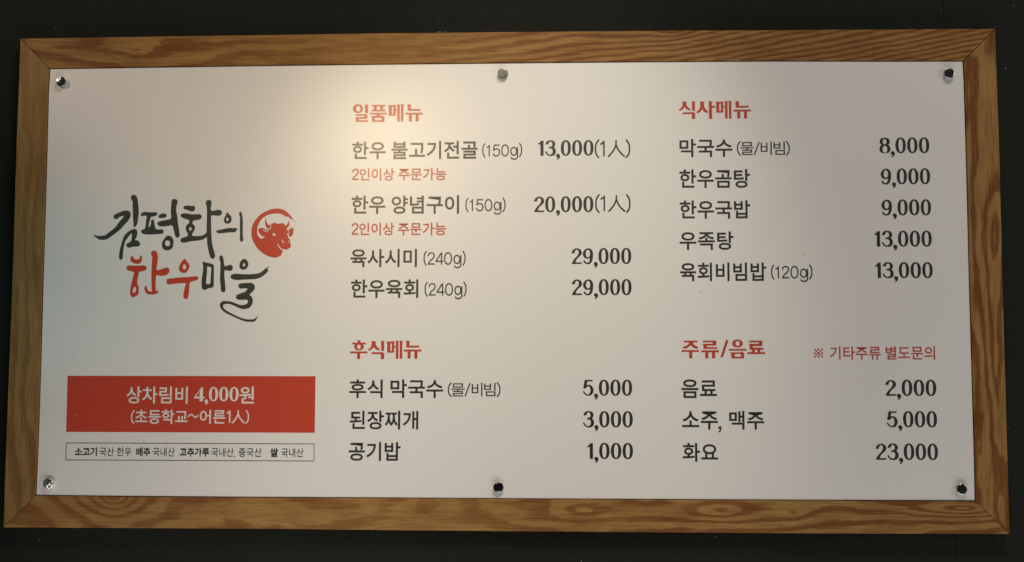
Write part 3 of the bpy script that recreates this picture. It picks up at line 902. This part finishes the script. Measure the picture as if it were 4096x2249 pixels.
qglyph('음', 578, 54, 0, 200, [[ellipse(679, 93, 58, 43), ellipse(680, 93, 22, 27)], [[(578, 170), (594, 149), (600, 153), (757, 153), (764, 147), (781, 170)]],
       [[(598, 193), (612, 190), (715, 190), (722, 181), (755, 198), (748, 208), (748, 254), (612, 254), (612, 208)], [(648, 205), (715, 205), (715, 238), (648, 238)]]])
qglyph('료', 780, 54, 0, 200, [[[(800, 79), (814, 60), (820, 63), (922, 63), (928, 56), (955, 76), (948, 86), (948, 120), (845, 120), (845, 140), (950, 140), (956, 136), (964, 160), (810, 160), (810, 112), (802, 97), (912, 97), (912, 80)]],
       [rect(835, 865, 150, 195)], [rect(895, 925, 150, 195)], [[(780, 207), (795, 185), (800, 189), (960, 189), (968, 183), (983, 207)]]])


def heading(items, y0, y1, label):
    k = Ink(Y2)
    for ch, x in items:
        P = pt(x, y0)
        s = P.z - pt(x, y1).z
        for sh in Q[ch]:
            k.add_xz([[(P.x + a * s, P.z - b_ * s) for a, b_ in lp] for lp in sh])
    k.build('section_heading', M_HEAD, panel, label)


heading([('일', 1411.8), ('품', 1477.8), ('메', 1552), ('뉴', 1620.2)], 416.7, 487.9, 'heading 일품메뉴 washed orange by the lamp glare')
heading([('식', 2713.7), ('사', 2784.2), ('메', 2861), ('뉴', 2931.2)], 403.6, 476.2, 'red heading 식사메뉴 at top right')
heading([('후', 1399.5), ('식', 1471), ('메', 1545.5), ('뉴', 1614)], 1362, 1436.5, 'red heading 후식메뉴')
heading([('주', 2724.6), ('류', 2803), ('/', 2879.4), ('음', 2912.5), ('료', 2986.8)], 1360, 1433.5, 'red heading 주류/음료')


# ---- menu items
def item(label, words, grams=None, noodles=None, extra=None):
    k = Ink(Y2)
    for w_ in words:
        word(k, *w_)
    if grams:
        strokes(k, GRAMS[grams[0]], grams[1], grams[2], grams[3], 0.100)
    if noodles:
        (pl_, w1, sl, w2, w3, pr, y0, y1) = noodles
        strokes(k, [[(.24, 1.0), (.07, .77), (.03, .5), (.07, .23), (.24, 0)]], pl_, y1 + 1, y1 - y0 + 1.5, 0.085)
        strokes(k, [[(0, 1.0), (.17, .77), (.21, .5), (.17, .23), (0, 0)]], pr, y1 + 1, y1 - y0 + 1.5, 0.085)
        strokes(k, [['L', (0.04, .02), (.40, .97)]], sl, y1, y1 - y0, 0.085)
        word(k, '물', w1[0], w1[1], y0 + 3, y1 - 1, 0.0)
        word(k, '비', w2[0], w2[1], y0 + 1, y1 - 1, 0.0)
        word(k, '빔', w3[0], w3[1], y0 + 1, y1 - 2, 0.0)
    if extra:
        extra(k)
    k.build('menu_item', M_BLACK, panel, label)


item('menu item 한우 불고기전골 (150g), faded by the lamp glare', [('한우', 1409.1, 1543, 567, 637.6), ('불고기전골', 1566.1, 1910.7, 564.8, 636.8)], ('150g', 1928.9, 625.9, 46.2))
item('menu item 한우 양념구이 (150g)', [('한우', 1406.7, 1541.7, 783.3, 856.1), ('양념구이', 1566.4, 1836.4, 782.3, 855.5)], ('150g', 1861.4, 844.7, 46.8))
item('menu item 육사시미 (240g)', [('육사시미', 1402, 1667.9, 996, 1069.2)], ('240g', 1693.9, 1058.8, 48.1))
item('menu item 한우육회 (240g)', [('한우육회', 1403.7, 1673.4, 1118.3, 1192.1)], ('240g', 1698, 1182.4, 48.1))
item('menu item 후식 막국수 (물/비빔)', [('후식', 1397.3, 1530.8, 1518.4, 1592.3), ('막국수', 1562, 1772.8, 1518.4, 1592.3)],
     noodles=(1792, (1804.9, 1858.9), 1858, (1886.9, 1929.8), (1936.5, 1982.2), 1987.6, 1531, 1587))
item('menu item 된장찌개', [('된장찌개', 1398.4, 1673.2, 1643.5, 1718.1)])
item('menu item 공기밥', [('공기밥', 1394.7, 1602.2, 1768.5, 1843.9)])
item('menu item 막국수 (물/비빔) under the 식사메뉴 heading', [('막국수', 2718, 2929.7, 556.3, 628.9)],
     noodles=(2948.9, (2961.7, 3015.1), 3015, (3042.7, 3087.2), (3094, 3139.6), 3144.9, 566, 621.5))
item('menu item 한우곰탕', [('한우곰탕', 2717.7, 2999.9, 677.8, 752.4)])
item('menu item 한우국밥', [('한우국밥', 2718.7, 3000.9, 802, 875.1)])
item('menu item 우족탕', [('우족탕', 2718.4, 2934.4, 926.4, 1000)])
item('menu item 육회비빔밥 (120g)', [('육회비빔밥', 2720.2, 3065.3, 1050.9, 1125.1)], ('120g', 3084.4, 1113.8, 48.4))
item('menu item 음료', [('음료', 2725.7, 2868, 1518.3, 1592.6)])
item('menu item 소주, 맥주', [('소주', 2728.3, 2871.7, 1645.9, 1718.7), ('맥주', 2916.9, 3057, 1644.4, 1718.7)],
     extra=lambda k: k.add_px([[(2874, 1706), (2885.6, 1706), (2885.6, 1719), (2882, 1727), (2875.5, 1730.5), (2873.5, 1727), (2878.5, 1722), (2879.5, 1717), (2874, 1717)]]))
item('menu item 화요', [('화요', 2730.5, 2872, 1772.7, 1847.4)])


def note(label, build_fn):
    k = Ink(Y2)
    build_fn(k)
    k.build('order_note', M_HEAD, panel, label)


def n1(k):
    word(k, '인이상', 1438.5, 1577.8, 673.5, 723, 0.012)
    strokes(k, shift(G_2, -.36), 1409.5, 720, 43, 0.135)
    word(k, '주문가능', 1593.9, 1785.7, 672.4, 721.8, 0.012)


def n2(k):
    word(k, '인이상', 1437, 1576.8, 891.3, 941.7, 0.012)
    strokes(k, shift(G_2, -.36), 1407.5, 938.5, 44, 0.135)
    word(k, '주문가능', 1592, 1785, 890.6, 941.7, 0.012)


def n3(k):
    word(k, '기타주류', 3319.6, 3523, 1385.9, 1439.3, 0.008)
    word(k, '별도문의', 3542.9, 3740, 1385.5, 1439.3, 0.008)
    strokes(k, [['L', (0.02, .02), (.98, .98)], ['L', (.02, .98), (.98, .02)], ('D', .5, .9, .10), ('D', .5, .1, .10), ('D', .1, .5, .10), ('D', .9, .5, .10)], 3255.9, 1431.3, 36.6, 0.11)


note('red note 2인이상 주문가능, upper one', n1)
note('red note 2인이상 주문가능, lower one', n2)
note('dark red note ※ 기타주류 별도문의', n3)

# ---- prices
PR = [('13,000', 2152.1, 2374, 561.5, 623.5), ('20,000', 2135.9, 2373.4, 785.7, 848.8), ('29,000', 2286.2, 2525.2, 992.6, 1056.4), ('29,000', 2286.9, 2526.2, 1117, 1181),
      ('5,000', 2331.9, 2528.6, 1519.2, 1583.2), ('3,000', 2332.9, 2531.2, 1645.3, 1709.8), ('1,000', 2349, 2532, 1772.1, 1836.6),
      ('8,000', 3517.4, 3717, 550.5, 613.3), ('9,000', 3523, 3720.4, 674.1, 737.6), ('9,000', 3526, 3724, 798.2, 862), ('13,000', 3497.3, 3727.1, 923.7, 987.3),
      ('13,000', 3500.5, 3730.7, 1049.4, 1113), ('2,000', 3541, 3744.8, 1519.7, 1584.2), ('5,000', 3547.3, 3748, 1645.1, 1709.7), ('23,000', 3502.5, 3751.8, 1774.9, 1840.4)]
for i, p in enumerate(PR):
    k = Ink(Y2)
    price(k, *p)
    if i == 0:
        strokes(k, ONE_PERSON, 2379.7, 626.1, 62, 0.095)
    if i == 1:
        strokes(k, ONE_PERSON, 2381.3, 845.4, 62, 0.095)
    k.build('price', M_BLACK, panel, 'price ' + p[0] + (' (1人)' if i < 2 else ''))

# ---- red banner and origin box
k = Ink(Y1)
bq = [pt(270.4, 1503.7), pt(1262.1, 1505.5), pt(1259, 1731.6), pt(264.6, 1728.1)]
k.add_xz([[(p.x, p.z) for p in bq]])
banner = k.build('banner', M_RED, panel, 'red rectangular banner below the logo')
k = Ink(Y2)
word(k, '상차림비', 506.3, 751, 1546.2, 1614.8, 0.012)
price(k, '4,000', 777.5, 954.6, 1548.4, 1605.5)
word(k, '원', 957.7, 1016.5, 1546.2, 1614.8, 0.014)
k.build('banner_lettering', M_WHITE, panel, 'white line 상차림비 4,000원')
k = Ink(Y2)
strokes(k, [[(.26, 1.08), (.08, .8), (.04, .5), (.08, .15), (.26, -.1)]], 524.5, 1690.5, 45, 0.11)
word(k, '초등학교', 540, 750, 1638.7, 1696, 0.014)
strokes(k, [[(0.0, .42), (.14, .62), (.36, .64), (.56, .46), (.76, .42), (.92, .62)]], 752, 1688, 45, 0.11)
word(k, '어른', 799.7, 902.3, 1639.5, 1696, 0.014)
strokes(k, shift(ONE_PERSON[1:3], -.33), 906.8, 1691, 49, 0.12)
strokes(k, shift(ONE_PERSON[3:5], -.80), 925.8, 1692, 49, 0.12)
strokes(k, shift(ONE_PERSON[5:], -1.98), 983.5, 1690.5, 45, 0.11)
k.build('banner_lettering', M_WHITE, panel, 'white line (초등학교~어른1人)')

k = Ink(Y2)
bx = [pt(264.2, 1771), pt(1258.1, 1775), pt(1257.3, 1845.8), pt(262, 1841.4)]
out_ = [(p.x, p.z) for p in bx]
lw = 0.0012
k.add_xz([out_, [(out_[0][0] + lw, out_[0][1] - lw), (out_[1][0] - lw, out_[1][1] - lw), (out_[2][0] - lw, out_[2][1] + lw), (out_[3][0] + lw, out_[3][1] + lw)][::-1]])
for t, a, b_, bold in (('소고기', 225, 425, 1), ('국산', 447, 580, 0), ('한우', 605, 735, 0), ('배추', 780, 908, 1), ('국내산', 928, 1128, 0), ('고추가루', 1172, 1440, 1),
                       ('국내산', 1458, 1660, 0), ('중국산', 1706, 1913, 0), ('쌀', 1990, 2062, 1), ('국내산', 2090, 2292, 0)):
    dy = ((a + b_) / 2 - 300) * 0.0045
    word(k, t, 200 + a / 2.2596, 200 + b_ / 2.2596, 1440 + (790 + dy) / 2.2596, 1440 + (870 + dy) / 2.2596, 0.028 if bold else 0.004)
k.add_px([[(935.5, 1823), (939, 1823), (939, 1827), (937, 1831), (935, 1830), (936.5, 1827), (935.5, 1827)]])
k.build('origin_box', M_BLACK, panel, 'thin outlined box of small origin notes')

# air bubbles under the banner film
for (u, v, r) in ((341, 1631, 6), (298, 1655, 8), (395, 1644, 3.5), (381, 1656, 3)):
    p = pt(u, v)
    vs, fs = [], []
    R0 = r * 0.00047
    for ring in range(4):
        a = ring / 3 * math.pi / 2
        for i in range(12):
            t = i / 12 * 2 * math.pi
            vs.append((p.x + math.cos(t) * R0 * math.cos(a) * 1.2, Y1 - 0.00003 - math.sin(a) * R0 * 0.09, p.z + math.sin(t) * R0 * math.cos(a)))
    for ring in range(3):
        for i in range(12):
            j = (i + 1) % 12
            fs.append((ring * 12 + i, ring * 12 + 12 + i, ring * 12 + 12 + j, ring * 12 + j))
    link('film_bubble', vs, fs, M_RED, panel, True)

# pencil ticks near the lower edge
k = Ink(Y2)
for u, v0, v1 in ((2355, 1983, 1992), (3385, 1991, 1999)):
    k.add_px([[(u - .6, v0), (u + .6, v0), (u + .6, v1), (u - .6, v1)]])
ob = k.build('pencil_ticks', M_LOGO, panel)
ob['kind'] = 'stuff'


# ------------------------------------------------------------------ chrome stand-off caps
def cap(u, v, mat, dome, label):
    h = 0.0072
    yf = PANEL - h
    p = pt(u, v, yf)
    c0 = Vector((p.x, PANEL, p.z))
    prof = [(0.0098, 0.0), (0.0100, -0.0004), (0.0103, -0.0010), (0.0103, -h + 0.0008), (0.0101, -h + 0.0003), (0.0096, -h)]
    for i in range(1, 6):
        r = 0.0096 * (1 - i / 6)
        prof.append((r, -h - dome * (1 - (r / 0.0096) ** 2)))
    N = 40
    vs, fs = [], []
    for r, y in prof:
        for i in range(N):
            a = 2 * math.pi * i / N
            vs.append((c0.x + r * math.cos(a), c0.y + y, c0.z + r * math.sin(a)))
    for k_ in range(len(prof) - 1):
        for i in range(N):
            j = (i + 1) % N
            fs.append((k_ * N + i, k_ * N + j, k_ * N + N + j, k_ * N + N + i))
    fs.append(tuple((len(prof) - 1) * N + i for i in range(N)))
    ob = link('standoff_cap', vs, fs, mat, sign, True)
    ob['label'] = label
    return ob


C_SMOOTH = chrome('chrome_smooth', 0.15, 0.30, 70.0, 0.6)
C_FOIL = chrome('chrome_crumpled', 0.16, 0.7, 130.0, 0.95)
C_DUSTY = chrome('chrome_dusty', 0.42, 0.06, 200.0, 0.26)
C_DARK = chrome('chrome_pitted', 0.15, 0.22, 140.0, 0.30)
cap(243.3, 326, C_SMOOTH, 0.0006, 'smooth dark chrome cap at top left of the panel')
cap(2011, 292, C_DUSTY, 0.0003, 'dull grey chrome cap at top middle of the panel')
cap(3797.5, 292.5, C_SMOOTH, 0.0006, 'chrome cap with streaked reflections at top right of the panel')
cap(191.6, 1935.4, C_FOIL, 0.0010, 'bright dented chrome cap at bottom left of the panel')
cap(1993.6, 1950, C_DARK, 0.0010, 'dark sparkling chrome cap at bottom middle of the panel')
cap(3848.4, 1957.3, C_SMOOTH, 0.0006, 'nearly black chrome cap at bottom right of the panel')
